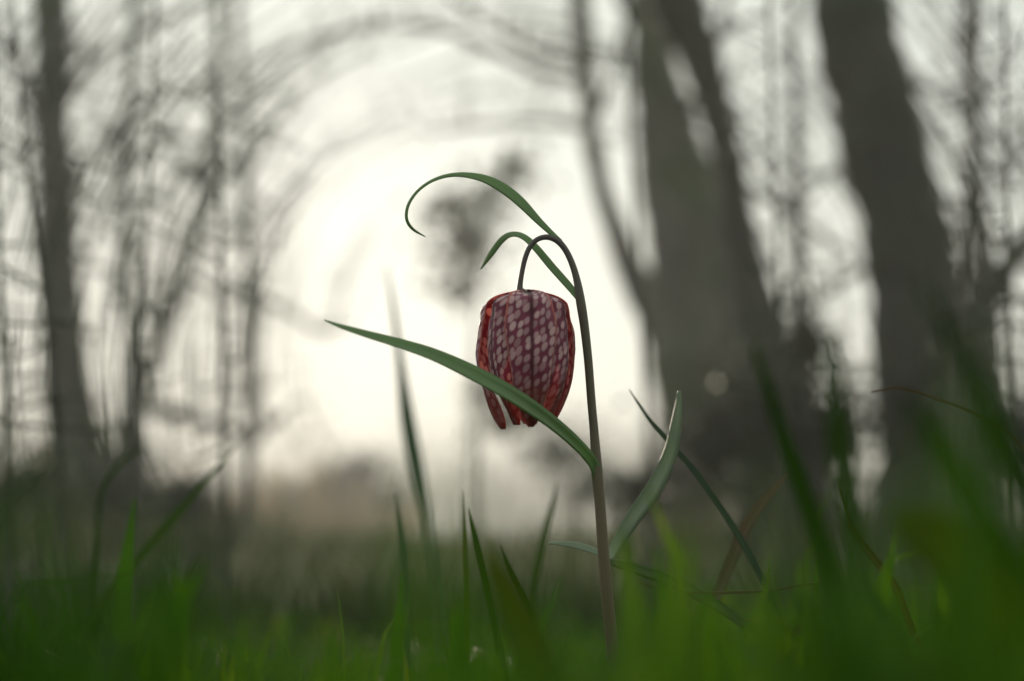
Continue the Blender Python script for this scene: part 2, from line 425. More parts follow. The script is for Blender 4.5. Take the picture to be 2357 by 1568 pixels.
def tree(label, D, trunk, limbs=(), regions=(), seed=1, top=-1300, wtop=None, group=None, name='tree', cat='tree', bark='bark', tw=(10, 24), crown_mat='twig', grow_above=60):
    """trunk: list of (x, y, width) from the top down, all in study units at depth D"""
    rg = random.Random(seed)
    trunk = list(trunk)
    # carry the trunk on above the part in view
    x0, y0, w0 = trunk[0]; x1, y1, w1 = trunk[1]
    sl = (x0 - x1) / (y0 - y1) if y0 != y1 else 0
    up = []
    for q in (1.0, 0.66, 0.33):
        yy = y0 + (top - y0) * q
        up.append((x0 + sl * (yy - y0) * 0.5 + rg.uniform(-40, 40), yy, w0 * (1 - 0.85 * q)))
    pts = up + trunk
    # foot of the trunk on the ground with a flare
    bx, by, bw = trunk[-1]
    foot = at(bx, by, D)
    C = catmull([(p[0], p[1], p[2]) for p in pts], 14 + 5 * len(pts))
    P = [at(c[0], c[1], D) for c in C]
    Rr = [max(c[2], 3) * 0.5 * px(D) for c in C]
    base = P[-1].copy()
    g = gz(base.x, base.y)
    P.append(Vector((base.x, base.y, g - 0.02))) if base.z > g else None
    if len(Rr) < len(P): Rr.append(Rr[-1] * 1.25)
    root = thing(name, (base.x, base.y, g), label, cat, group)
    mb = MB()
    mb.tube(P, Rr, 14, lump=0.22, seed=seed)
    mb.build('trunk', M[bark], root)
    nodes_ = [(c[0], c[1], D, c[2]) for c in C]           # skeleton
    for lm in limbs:
        pl, w0, w1 = lm
        CC = catmull(pl, 26)
        dj = rg.uniform(-0.12, 0.12) * D
        n = len(CC)
        Q = [at(c[0], c[1], D + dj * (i / n)) for i, c in enumerate(CC)]
        RR = [(w0 + (w1 - w0) * i / (n - 1)) * 0.5 * px(D) for i in range(n)]
        lb = MB(); lb.tube(Q, RR, 8, lump=0.15, seed=seed + 3)
        lb.build('limb', M[bark], root)
        nodes_ += [(c[0], c[1], D + dj * (i / n), w0 + (w1 - w0) * i / (n - 1)) for i, c in enumerate(CC)]
    mb = MB()
    jobs = []
    for (xa, ya, xb, yb, cnt) in regions:
        jobs += [(rg.uniform(xa, xb), rg.uniform(ya, yb)) for _ in range(cnt)]
    tx = pts[0][0]
    jobs += [(trunk[0][0] + rg.gauss(0, 420), rg.uniform(top * 1.1, -60)) for _ in range(grow_above)]
    rg.shuffle(jobs)
    for (gx, gy) in jobs:
        arr = np.array([(n[0], n[1]) for n in nodes_])
        d2 = (arr[:, 0] - gx) ** 2 + (arr[:, 1] - gy) ** 2 + np.where(arr[:, 1] < gy, 40000, 0)
        k = int(np.argmin(d2 * nrng.uniform(0.6, 1.6, len(d2))))
        sx, sy, sD, sw = nodes_[k]
        dist = math.hypot(gx - sx, gy - sy)
        if dist < 25: continue
        rx, ry = gx - SWC[0], gy - SWC[1]
        rr = math.hypot(rx, ry) + 1e-6
        tgx, tgy = -ry / rr, rx / rr
        if tgx * (gx - sx) + tgy * (gy - sy) < 0: tgx, tgy = -tgx, -tgy
        L = min(dist, 420)
        # past the target the twig runs on along its arch
        p1 = (gx - tgx * L * 0.5, gy - tgy * L * 0.5)
        ext = rg.uniform(90, 330)
        cx, cy_ = gx + tgx * ext, gy + tgy * ext
        cr = math.hypot(cx - SWC[0], cy_ - SWC[1])
        cx = SWC[0] + (cx - SWC[0]) * rr / cr; cy_ = SWC[1] + (cy_ - SWC[1]) * rr / cr
        Dj = sD + rg.uniform(-0.10, 0.10) * D
        jit = lambda a: a + rg.uniform(-7, 7)
        CC = catmull([(sx, sy), (jit((sx + 2 * p1[0]) / 3 * 0.5 + sx * 0.5 * 1.0 if False else (sx + p1[0]) / 2), jit((sy + p1[1]) / 2)), (jit(p1[0]), jit(p1[1])), (gx, gy), (cx, cy_)], 10)
        w = min(rg.uniform(*tw), sw * 0.8)
        n = len(CC)
        Q = [at(c[0] + rg.uniform(-1.5, 1.5), c[1] + rg.uniform(-1.5, 1.5), sD + (Dj - sD) * i / (n - 1)) for i, c in enumerate(CC)]
        RR = [w * (1 - 0.8 * i / (n - 1)) * 0.5 * px(D) for i in range(n)]
        mb.tube(Q, RR, 5, cap=False)
        nodes_ += [(c[0], c[1], sD + (Dj - sD) * i / (n - 1), w * (1 - 0.7 * i / (n - 1))) for i, c in list(enumerate(CC))[3:-1:2]]
    if mb.v:
        c = mb.build('crown', M[crown_mat], root)
        c['kind'] = 'stuff'
    return root

# right-hand group of trunks
tree('thick grey leaning trunk, the stoutest of the trees', 3.6,
     [(1945, -50, 185), (1985, 150, 195), (2035, 350, 205), (2100, 600, 215), (2135, 850, 235), (2150, 1050, 260), (2160, 1245, 320)],
     limbs=[([(2040, 330), (1960, 180), (1900, 20), (1860, -160)], 60, 30), ([(2100, 420), (2180, 460), (2290, 540), (2420, 660)], 26, 10),
            ([(2080, 190), (2150, 210), (2260, 300), (2400, 400)], 22, 8)],
     regions=[(2060, 0, 2420, 800, 110), (1720, 0, 1960, 700, 40)], seed=3, bark='darkbark')
tree('dark trunk leaning over beside the pale forked stem, broad black foot', 3.0,
     [(1545, -40, 130), (1610, 130, 95), (1665, 330, 70), (1712, 560, 75), (1755, 800, 120), (1785, 1000, 190), (1800, 1250, 290)],
     limbs=[([(1690, 420), (1740, 440), (1830, 500), (1960, 590)], 22, 14), ([(1610, 130), (1580, 60), (1500, -40), (1400, -160)], 60, 30)],
     regions=[(1560, 0, 1860, 500, 26), (1600, 500, 1900, 950, 14)], seed=5, bark='darkbark')
tree('broad pale grey trunk behind the dark leaning trunk', 4.6,
     [(1490, -40, 70), (1505, 130, 95), (1535, 300, 140), (1580, 520, 195), (1630, 760, 260), (1670, 1000, 320), (1690, 1235, 400)],
     limbs=[([(1510, 180), (1480, 90), (1440, 20), (1400, -80)], 34, 18), ([(1540, 320), (1600, 220), (1660, 60), (1690, -120)], 30, 14)],
     regions=[(1380, 0, 1620, 330, 30)], seed=8)
tree('slender forked stem sweeping outward, with long boughs arching over the flower', 5.4,
     [(1335, -40, 46), (1345, 140, 44), (1362, 300, 40), (1395, 470, 48), (1462, 640, 70), (1545, 800, 100), (1620, 1000, 130), (1680, 1225, 180)],
     limbs=[([(1345, 150), (1240, 120), (1100, 40), (980, -60)], 26, 10),
            ([(1345, 190), (1240, 165), (1120, 110), (980, 60), (800, 70), (620, 130), (470, 240)], 24, 8),
            ([(1360, 290), (1240, 280), (1120, 285), (980, 305)], 16, 6),
            ([(1395, 470), (1350, 330), (1400, 200), (1440, 60), (1470, -100)], 22, 12)],
     regions=[(700, 0, 1350, 210, 150), (540, 120, 1000, 360, 90), (1000, 200, 1340, 330, 30)], seed=13)
tree('thin upright stem between the dark trunk and the thick grey trunk', 4.2,
     [(1828, -40, 22), (1830, 250, 24), (1834, 480, 28), (1838, 700, 36), (1850, 950, 50), (1860, 1235, 80)],
     limbs=[([(1834, 480), (1780, 420), (1720, 330), (1690, 240)], 16, 8)],
     regions=[(1700, 200, 1960, 900, 22)], seed=21, bark='darkbark')
tree('thin dark stem outside the thick grey trunk', 5.2,
     [(2225, -40, 36), (2236, 200, 38), (2248, 480, 46), (2262, 800, 66), (2255, 1000, 80), (2250, 1228, 120)],
     limbs=[([(2248, 480), (2300, 400), (2360, 280), (2400, 120)], 18, 8)],
     regions=[(2130, 0, 2460, 900, 60)], seed=34, bark='darkbark')
tree('crooked dark stem bent low across its thinner neighbour', 3.0,
     [(2470, 400, 40), (2400, 510, 46), (2310, 630, 54), (2245, 760, 60), (2215, 920, 66), (2205, 1080, 80), (2200, 1255, 120)],
     regions=[(2200, 300, 2480, 900, 30)], seed=35, top=-600, bark='darkbark')
# left-hand group
tree('pale grey trunk rising straight from the dark bank among saplings', 6.2,
     [(118, -40, 84), (120, 250, 84), (132, 500, 92), (148, 800, 104), (170, 1000, 125), (200, 1222, 180)],
     limbs=[([(125, 330), (60, 200), (10, 60), (-20, -100)], 34, 16), ([(122, 260), (220, 140), (380, 40), (560, -30)], 36, 14),
            ([(130, 480), (230, 330), (360, 230), (540, 170)], 26, 10)],
     regions=[(-60, 0, 520, 420, 190), (-60, 400, 330, 1100, 100)], seed=55, tw=(12,30))
tree('slanting sapling crossing toward the pale straight trunk', 5.5,
     [(505, -40, 20), (500, 150, 22), (480, 400, 26), (440, 600, 32), (350, 820, 40), (290, 1000, 52), (255, 1225, 80)],
     limbs=[([(440, 600), (480, 480), (560, 350), (680, 230)], 18, 7)],
     regions=[(260, 200, 640, 1000, 110)], seed=89, tw=(12,28))
tree('upright sapling standing alone at the edge of the bright gap', 6.0,
     [(545, -40, 16), (560, 250, 18), (570, 600, 22), (571, 900, 26), (570, 1100, 34), (572, 1222, 50)],
     limbs=[([(566, 420), (620, 300), (720, 190), (860, 110)], 14, 6)],
     regions=[(420, 250, 700, 1120, 100), (560, 100, 900, 420, 46), (600, 380, 820, 1000, 26)], seed=144, tw=(10,22))
tree('straight thin sapling close beside the pale straight trunk', 5.0,
     [(315, -40, 22), (300, 250, 24), (290, 500, 28), (300, 800, 32), (315, 1000, 42), (330, 1232, 64)],
     regions=[(160, 100, 460, 1120, 100)], seed=233, tw=(12,28))

# brushwood added nearer by to imitate swirling lens blur: stems about as tall as a person's knee to waist, twigs arching over
def swirl_brush(label, D, x, lean, regions, seed, tw=(4, 18)):
    by = 1250 + CAM_H / px(D)
    tree(label, D, [(x + lean, -40, 7), (x + lean * 0.8, 300, 9), (x + lean * 0.45, 650, 12), (x + lean * 0.15, 1000, 15), (x, by, 20)],
         regions=regions, seed=seed, tw=tw, top=-420, grow_above=14, name='shrub', cat='shrub')
swirl_brush('added wiry leafless shrub imitating lens swirl with arching twigs before the pale straight trunk', 0.95, 20, -40, [(-80, 0, 260, 1150, 170)], 301)
swirl_brush('added wiry leafless shrub imitating lens swirl with arching twigs before the slanting sapling', 1.05, 300, 60, [(140, 0, 560, 1150, 210)], 302)
swirl_brush('added wiry leafless shrub imitating lens swirl with arching twigs before the upright sapling', 1.2, 520, -20, [(360, 0, 680, 1050, 90), (480, 0, 980, 300, 110)], 305, (4, 17))
swirl_brush('low added wiry leafless shrub imitating lens swirl beyond the arching blade, its twigs fanned wide', 1.05, 150, -120, [(-80, 0, 480, 520, 150), (-80, 500, 200, 1100, 60)], 307, (4, 17))
swirl_brush('added wiry leafless shrub imitating lens swirl with fanned twigs before the thick grey trunk', 1.2, 2190, 60, [(2080, 0, 2440, 800, 60)], 308, (4, 16))
swirl_brush('added wiry leafless shrub imitating lens swirl with arching twigs before the thin dark stem', 0.95, 2330, -20, [(2090, 0, 2440, 1000, 140)], 303, (4, 17))
swirl_brush('added wiry leafless shrub imitating lens swirl with arching twigs between the dark trunk and the thin upright stem', 1.15, 1810, -40, [(1640, 0, 2000, 900, 60), (1380, 0, 1700, 400, 50)], 304, (4, 16))
swirl_brush('added wiry leafless shrub imitating lens swirl with arching twigs behind the forked stem', 1.6, 1500, -60, [(900, 0, 1480, 270, 130)], 306, (4, 16))

# ------------------------------------------------------------------ far things
def foliage_tree(label, D, tufts, stem, seed, n=900, lw=0.10, mat='bush', name='tree', cat='tree', group=None):
    rg = random.Random(seed)
    bx, by, bw = stem[-1]
    b = at(bx, by, D)
    g = gz(b.x, b.y)
    root = thing(name, (b.x, b.y, g), label, cat, group)
    C = catmull(stem, 20)
    mb = MB()
    P = [at(c[0], c[1], D) for c in C] + [Vector((b.x, b.y, g - 0.05))]
    mb.tube(P, [c[2] * 0.5 * px(D) for c in C] + [bw * 0.6 * px(D)], 8, lump=0.2, seed=seed)
    lb = MB()
    for (x, y, rx, ry, q) in tufts:
        c = at(x, y, D)
        k = int(np.argmin([(cc[0] - x) ** 2 + max(0, cc[1] - y) ** 2 * .3 for cc in C]))
        a = P[k]
        mb.tube([a, (a + c) / 2 + Vector((0, 0, 0.05 * rx * px(D))), c], [5 * px(D), 4 * px(D), 2 * px(D)], 5)
        for _ in range(int(n * q)):
            v = Vector((rg.gauss(0, 1), rg.gauss(0, 1), rg.gauss(0, 1))).normalized() * min(1.7, abs(rg.gauss(0, 0.62)) + 0.08)
            s = 1 + 0.5 * noise.noise(v * 2.2 + Vector((seed, 0, 0)))
            o = c + Vector((v.x * rx * px(D) * s, v.y * rx * px(D) * s, v.z * ry * px(D) * s))
            d = Vector((rg.gauss(0, 1), rg.gauss(0, 1), rg.gauss(0, 1) - 0.3)).normalized()
            sd = d.cross(Vector((rg.gauss(0, 1), rg.gauss(0, 1), rg.gauss(0, 1)))).normalized()
            l = lw * rg.uniform(0.6, 1.4)
            lb.leaf(o, d, sd, l, l * 0.5, rg.random())
    mb.build('trunk', M['twig'], root)
    c = lb.build('crown', M[mat], root, smooth=False)
    c['kind'] = 'stuff'
    return root
foliage_tree('far dark tree with two loose tufts of foliage in the bright gap', 11,
             [(1070, 560, 125, 125, 1.3), (1030, 480, 95, 60, 0.4), (1190, 385, 75, 70, 0.35), (1120, 460, 80, 60, 0.3), (1060, 660, 70, 50, .25)],
             [(1170, 330, 6), (1140, 450, 10), (1105, 600, 12), (1095, 800, 14), (1090, 1000, 18), (1090, 1205, 24)], 5, n=230, lw=0.10)
foliage_tree('dark leafless bush behind the hanging bell', 13,
             [(1180, 960, 90, 55, 1), (1290, 1040, 90, 60, 1), (1380, 1120, 110, 60, 1), (1120, 900, 50, 40, .4)],
             [(1220, 930, 6), (1260, 1030, 10), (1300, 1120, 14), (1310, 1208, 18)], 15, n=420, lw=0.09, name='bush', cat='bush')
foliage_tree('added dark ivy bush giving the gloom round the feet of the leaning trunks', 2.7,  # near-black bush put in to darken the trunk feet
             [(1640, 1020, 120, 140, 1), (1760, 980, 140, 170, 1.3), (1900, 1000, 130, 170, 1.3), (1480, 1140, 80, 60, .5), (1850, 800, 80, 120, .6)],
             [(1700, 960, 6), (1710, 1060, 12), (1720, 1150, 16), (1720, 1215, 22)], 16, n=900, lw=0.022, mat='ivy', name='bush', cat='bush')
foliage_tree('grey green low bush left of the bell, past the tall grass blade', 17,
             [(840, 1080, 70, 45, 1), (760, 1130, 80, 45, 1), (650, 1150, 90, 45, 1), (900, 1150, 60, 35, .8)],
             [(800, 1060, 6), (800, 1120, 10), (800, 1160, 14), (800, 1203, 18)], 17, n=380, lw=0.10, name='bush', cat='bush')
foliage_tree('dark low bush at the foot of the saplings', 4.5,
             [(60, 1130, 120, 80, 1), (250, 1150, 120, 75, 1), (420, 1160, 110, 65, 1)],
             [(230, 1080, 6), (235, 1130, 12), (240, 1170, 16), (240, 1215, 22)], 18, n=700, lw=0.035, mat='ivy', name='bush', cat='bush')
foliage_tree('added dark ivy bush giving the gloom round the foot of the thick grey trunk', 3.2,  # second bush put in for the darkness behind the right-hand grass
             [(2080, 960, 120, 180, 1.3), (2200, 900, 120, 200, 1.4), (2320, 1000, 130, 160, 1.2), (2440, 1060, 120, 140, 1)],
             [(2250, 960, 6), (2255, 1060, 12), (2260, 1150, 16), (2260, 1218, 22)], 19, n=900, lw=0.024, mat='ivy', name='bush', cat='bush')

def reeds():
    rg = random.Random(3)
    mb = MB()
    for _ in range(900):
        x = rg.uniform(-200, 980); D = rg.uniform(14, 22)
        b = at(x, 1250, D); g = gz(b.x, b.y)
        top = 170 + 110 * noise.noise(Vector((x * 0.017, 2.2, 0)))
        h = top * px(D) * rg.uniform(0.3, 1.25)
        ln = rg.gauss(0, 0.12)
        base = Vector((b.x, b.y, g - 0.02))
        tip = base + Vector((ln * h, rg.gauss(0, 0.1) * h, h))
        mid = base.lerp(tip, 0.55) - Vector((ln * h * 0.2, 0, 0))
        s = Vector((1, rg.uniform(-0.5, 0.5), 0)).normalized()
        mb.ribbon([base, mid, tip], [0.03, 0.026, 0.006], s, rg.random())
    o = mb.build('reeds', M['reed'], None)
    tag(o, 'tan dry reeds along the far side of the meadow', 'reeds', kind='stuff')
reeds()

def rough_grass():
    rg = random.Random(6)
    mb = MB()
    for i in range(16000):
        x = rg.uniform(-300, 2650) if i < 9000 else rg.choice((rg.uniform(-2400, -300), rg.uniform(2650, 4700))); D = 2.0 + 8 * rg.random() ** 1.3
        b = at(x, 1250, D); g = gz(b.x, b.y)
        k = noise.noise(Vector((b.x * 1.3, b.y * 1.3, 4.4)))
        side = min(1.0, abs(x - 1050) / 700)
        top = (-10 + 160 * side) * (0.6 + 0.9 * k) + 110 * noise.noise(Vector((b.x * 4.5, b.y * 2.5, 1.4)))
        h = (CAM_H - g) + max(-0.45 * CAM_H, top * px(D)) * rg.uniform(0.2, 1.1)
        base = Vector((b.x, b.y, g - 0.01))
        ln = rg.gauss(0, 0.3)
        tip = base + Vector((ln * h, rg.gauss(0, 0.25) * h, h))
        mid = base.lerp(tip, 0.55) - Vector((ln * h * 0.25, 0, 0))
        s = Vector((1, rg.uniform(-0.8, 0.8), 0)).normalized()
        w = rg.uniform(0.004, 0.009) * (0.6 + D * 0.1)
        mb.ribbon([base, mid, tip], [w, w * 0.8, w * 0.15], s, rg.random())
    o = mb.build('rough_grass', M['meadow'])
    tag(o, 'rough tussocky grass between the flower and the trees', 'grass', kind='stuff')
rough_grass()

def dry_stems():
    rg = random.Random(16)
    mb = MB()
    for i in range(2600):
        x = rg.uniform(-300, 2650) if i < 1500 else rg.choice((rg.uniform(-2400, -300), rg.uniform(2650, 4700))); D = 1.6 + 7 * rg.random() ** 1.3
        b = at(x, 1250, D); g = gz(b.x, b.y)
        h = (CAM_H - g) + rg.uniform(-0.5, 1.0) ** 3 * 130 * px(D)
        h = max(0.03, h)
        base = Vector((b.x, b.y, g - 0.01))
        ln = rg.gauss(0, 0.35)
        tip = base + Vector((ln * h, rg.gauss(0, 0.25) * h, h))
        mid = base.lerp(tip, 0.55) - Vector((ln * h * 0.25, 0, 0))
        s = Vector((1, rg.uniform(-0.8, 0.8), 0)).normalized()
        w = rg.uniform(0.003, 0.008) * (0.6 + D * 0.12)
        mb.ribbon([base, mid, tip], [w, w * 0.8, w * 0.2], s, rg.random())
    o = mb.build('dry_stems', M['greystem'])
    tag(o, 'pale grey dead stems standing in the rough grass', 'dead stems', kind='stuff')
dry_stems()

def far_wood():
    rg = random.Random(4)
    mb = MB()
    for i in range(1100):
        a = rg.uniform(-75, 75); D = rg.uniform(45, 85)
        x, y = D * math.sin(R(a)), D * math.cos(R(a))
        g = gz(x, y)
        h = (3.0 + 1.6 * noise.noise(Vector((a * 0.12, 1.1, 0)))) * rg.uniform(0.7, 1.15)
        dx = rg.gauss(0, 0.4)
        mb.tube([Vector((x, y, g - 0.3)), Vector((x + dx * 0.4, y, g + h * 0.5)), Vector((x + dx, y, g + h))], [0.09, 0.06, 0.01], 4, cap=False)
        for _ in range(16):
            t = rg.uniform(0.25, 0.95)
            p = Vector((x + dx * t, y, g + h * t))
            q = p + Vector((rg.gauss(0, 0.9), rg.gauss(0, 0.6), rg.uniform(0.1, 1.1)))
            mb.tube([p, (p + q) / 2 + Vector((0, 0, -0.1)), q], [0.03, 0.025, 0.008], 3, cap=False)
    o = mb.build('far_wood', M['twig'], None)
    tag(o, 'far leafless wood fading into the mist along the horizon', 'wood', kind='stuff')
far_wood()

# ------------------------------------------------------------------ fritillary
F = FOCUS
def leaf_part(mb, pts, D, n=40, fold=0.35, thick=0.0004, tilt=0.0, roll=0.0, rnd=0.5):
    """pts: (x, y, width[, depth])"""
    q = [(p[0], p[1], p[2], p[3] if len(p) > 3 else D) for p in pts]
    C = catmull(q, n)
    P = [at(c[0], c[1], c[3]) for c in C]
    W = [max(c[2], 0.6) * px(c[3]) for c in C]
    S = []
    for i in range(n):
        t = (P[min(i + 1, n - 1)] - P[max(i - 1, 0)]).normalized()
        inpl = FWD.cross(t).normalized()
        a = tilt + roll * i / (n - 1)
        S.append(inpl * math.cos(a) + FWD * math.sin(a))
    mb.blade(P, [w / max(0.45, abs(math.cos(tilt + roll * i / (n - 1)))) for i, w in enumerate(W)], S, thick, fold, rnd)

stem_px = [(1418, 1600, 30), (1408, 1480, 29), (1397, 1370, 28), (1389, 1270, 27), (1381, 1160, 25), (1375, 1095, 27), (1368, 1000, 21), (1361, 920, 20),
           (1354, 830, 20), (1345, 750, 21), (1336, 692, 22), (1328, 645, 17), (1316, 605, 15), (1300, 573, 14.5), (1281, 553, 15), (1258, 546, 13), (1236, 552, 12),
           (1219, 570, 12), (1208, 597, 12), (1201, 628, 12), (1197, 655, 13), (1196, 672, 17)]
C = catmull([(a, b, w) for a, b, w in stem_px], 130)
SP = [at(c[0], c[1], F) for c in C]
SR = [c[2] * 0.5 * px(F) for c in C]
b0 = SP[0]
foot = Vector((b0.x + 0.004, b0.y + 0.006, gz(b0.x, b0.y) - 0.004))
SP = [foot, (foot + b0) / 2 + Vector((0.0006, 0, 0))] + SP
SR = [SR[0] * 1.05, SR[0] * 1.03] + SR
plant = thing('fritillary', (foot.x, foot.y, gz(foot.x, foot.y)), 'purple chequered bell flower nodding on an arched stem in the grass', 'flower')
mb = MB(); mb.tube(SP, SR, 16); mb.build('stem', M['stem'], plant)

leaves = [
    ('leaf', M['leaf'], [(1292, 556, 8), (1272, 540, 12), (1238, 508, 17), (1195, 464, 24), (1150, 430, 24), (1105, 410, 18), (1050, 403, 11), (1003, 413, 8), (965, 437, 7), (941, 470, 7), (936, 503, 7), (950, 527, 6), (979, 545, 2)],
     F, 0.35, 0.25, 0.6, 'narrow green top leaf curling over like a shepherd crook'),
    ('leaf', M['leaf'], [(1332, 688, 13, F), (1310, 660, 17, F + .002), (1270, 615, 18, F + .004), (1232, 570, 17, F + .006), (1205, 546, 14, F + .008), (1180, 540, 12, F + .011), (1156, 553, 14, F + .014), (1130, 587, 12, F + .018), (1107, 620, 3, F + .022)],
     F, 0.35, 0.2, 0.5, 'short narrow leaf bent down behind the flower stalk'),
    ('leaf', M['leaf'], [(1377, 1112, 24, F), (1366, 1070, 25, F - .002), (1330, 1026, 27, F - .006), (1265, 970, 31, F - .012), (1180, 912, 35, F - .019), (1090, 862, 34, F - .023), (1000, 820, 28, F - .027), (920, 793, 22, F - .031), (840, 770, 16, F - .035), (785, 752, 9, F - .038), (747, 738, 2.5, F - .04)],
     F, 0.5, 0.3, 0.5, 'long grey green leaf crossing in front of the bell'),
    ('leaf', M['paleleaf'], [(1396, 1292, 14, F), (1412, 1262, 26, F + .006), (1448, 1198, 38, F + .014), (1500, 1122, 42, F + .022), (1537, 1045, 36, F + .028), (1553, 975, 26, F + .03), (1561, 925, 14, F + .032), (1563, 900, 4, F + .032)],
     F, 0.5, 0.45, 0.6, 'broad pale lower leaf curving up from the stem'),
    ('leaf', M['paleleaf'], [(1394, 1288, 12, F), (1440, 1300, 24, F + .004), (1520, 1325, 30, F + .010), (1600, 1362, 30, F + .016), (1680, 1410, 26, F + .022), (1750, 1462, 16, F + .028), (1790, 1500, 3, F + .032)],
     F, 0.4, 0.5, 0.4, 'pale lower leaf drooping into the grass'),
    ('leaf', M['paleleaf'], [(1396, 1288, 9, F), (1370, 1270, 14, F + .004), (1320, 1255, 13, F + .01), (1262, 1250, 3, F + .016)],
     F, 0.4, 0.5, 0.4, 'thin greyish lower leaf held out level'),
]
for nm, mt, pts, D, fold, tilt, roll, lab in leaves:
    mb = MB(); leaf_part(mb, pts, D, 48, fold, 0.00045, tilt, roll, 0.5)
    o = mb.build(nm, mt, plant); o['label'] = lab

# the bell: receptacle with six tepals
BX, BY = 1212, 677
apex = at(BX, BY, F + 0.002)
BU = px(F)                                  # metres per study unit
Hb = 312 * BU
mb = MB()
rp = at(1197, 668, F)
mb.tube([rp, rp + (apex - rp) * 0.5 + Vector((0, 0, -0.0008)), apex + Vector((0, 0, -0.0012)), apex + Vector((0, 0, -0.004))], [0.0011, 0.0016, 0.0022, 0.0012], 12)
head = mb.build('flower_head', M['stem'], plant)
PROF = [(0, 0.6), (0.010, 30), (0.03, 62), (0.07, 84), (0.14, 96), (0.26, 103), (0.42, 108), (0.55, 107), (0.66, 101), (0.76, 92), (0.86, 80), (0.94, 70), (1.0, 63)]
WID_OUT = [(0, 38), (0.04, 30), (0.1, 31), (0.3, 32), (0.45, 29.5), (0.55, 26.5), (0.65, 25), (0.77, 22.5), (0.88, 18.5), (0.95, 13.5), (0.985, 9), (1.0, 4)]     # half angle, degrees
WID_IN = [(0, 38), (0.04, 34), (0.2, 38), (0.45, 38), (0.55, 37), (0.65, 35.5), (0.74, 32), (0.82, 28), (0.9, 22), (0.95, 16.5), (0.985, 11), (1.0, 4)]
def interp(tab, t):
    xs = [a for a, b in tab]; ys = [b for a, b in tab]
    return float(np.interp(t, xs, ys))
def smoothtab(tab, t, w=0.02):
    return sum(interp(tab, min(1, max(0, t + d))) for d in (-w, -w / 2, 0, w / 2, w)) / 5
def tepal(phi0, outer, length, droop, seed, tipin=0.0, label=None, twist=0.0):
    nu, nv = 27, 60
    verts, uvs = [], []
    rg = random.Random(seed)
    ts = [(j / (nv - 1)) ** 1.15 for j in range(nv)]
    acc = 0; lastr = None; lastz = None
    for j, t in enumerate(ts):
        r = smoothtab(PROF, t, min(0.02, t, 1 - t)) * BU
        z = -t * Hb * length
        if lastr is not None: acc += math.hypot(r - lastr, z - lastz)
        lastr, lastz = r, z
        ha = R(smoothtab(WID_OUT if outer else WID_IN, t, min(0.02, t, 1 - t)))
        off = (0.0015 if outer else -0.0014) * min(1, t * 12)
        for i in range(nu):
            u = -1 + 2 * i / (nu - 1)
            wav = 1 + 0.03 * math.sin(t * 9 + seed * 2.1 + u * 2) * abs(u)
            phi = phi0 + u * ha * wav + droop * t * t
            keel = 0.0012 * math.exp(-(u * 4.5) ** 2) * (1 - t)            # a raised midrib near the shoulder
            dent = -0.0005 * math.exp(-(u * 9) ** 2) * min(1, t * 4)
            flat = -(0.0012 if outer else 0.0022) * u * u * (0.6 + 0.4 * t)
            flat += 0.0016 * math.exp(-((t - 0.075) / 0.05) ** 2) * math.exp(-(u * 1.7) ** 2) - 0.0012 * math.exp(-((abs(u) - 0.8) / 0.25) ** 2) * math.exp(-((t - 0.1) / 0.1) ** 2)
            flat += 0.0007 * max(0, abs(u) - 0.8) * 5 * (1 if outer else 0) * math.sin(t * 7 + seed)  # lip of the margin                        # edges tucked in
            rr = max(0.0004, r * (1 - tipin * t ** 4) + off + keel + dent + flat * min(1, t * 6) + 0.0004 * noise.noise(Vector((u * 1.5, t * 5, seed))))
            zz = z + 0.0014 * (u * u) * (1 - t) ** 8
            q = Vector((math.sin(phi) * rr, -math.cos(phi) * rr, zz))
            if twist:                                                       # the tip turns on its midrib
                pm = phi0 + droop * t * t
                rm = r * (1 - tipin * t ** 4) + off
                mid = Vector((math.sin(pm) * rm, -math.cos(pm) * rm, zz))
                q = mid + Matrix.Rotation(twist * max(0, (t - 0.45) / 0.55) ** 1.5, 3, 'Z') @ (q - mid)
            verts.append(apex + q)
            uvs.append((u * ha * max(r, 0.3 * BU) * 1000, acc * 1000))
    faces = []
    for j in range(nv - 1):
        for i in range(nu - 1):
            faces.append((j * nu + i, (j + 1) * nu + i, (j + 1) * nu + i + 1, j * nu + i + 1))
    me = bpy.data.meshes.new('tepal')
    me.from_pydata([tuple(v) for v in verts], [], faces)
    me.polygons.foreach_set('use_smooth', [True] * len(me.polygons))
    uvl = me.uv_layers.new(name='mm')
    uv2 = me.uv_layers.new(name='span')
    uvl = me.uv_layers['mm']
    for lp in me.loops:
        uvl.data[lp.index].uv = uvs[lp.vertex_index]
        uv2.data[lp.index].uv = (-1 + 2 * (lp.vertex_index % nu) / (nu - 1), ts[lp.vertex_index // nu])
    a_ = me.attributes.new('rnd', 'FLOAT', 'POINT')
    a_.data.foreach_set('value', np.full(len(verts), seed * 0.37 % 1, dtype=np.float32))
    me.materials.append(M['tepal'])
    o = bpy.data.objects.new('tepal', me); col.objects.link(o)
    o.parent = head
    so = o.modifiers.new('thickness', 'SOLIDIFY'); so.thickness = 0.00025; so.offset = 0
    if label: o['label'] = label
    return o
A0 = R(5)
tepal(A0, True, 1.0, R(2), 1, label='front tepal with a dark midrib and pale check spots')
tepal(A0 + R(120), True, 0.97, 0, 2)
tepal(A0 - R(120), True, 1.0, R(22), 3, 0.27, twist=R(68))
tepal(A0 + R(62), False, 0.955, R(11), 4, 0.02)
tepal(A0 - R(60), False, 0.975, R(11), 5, 0.16)
tepal(A0 + R(180), False, 0.95, 0, 6)
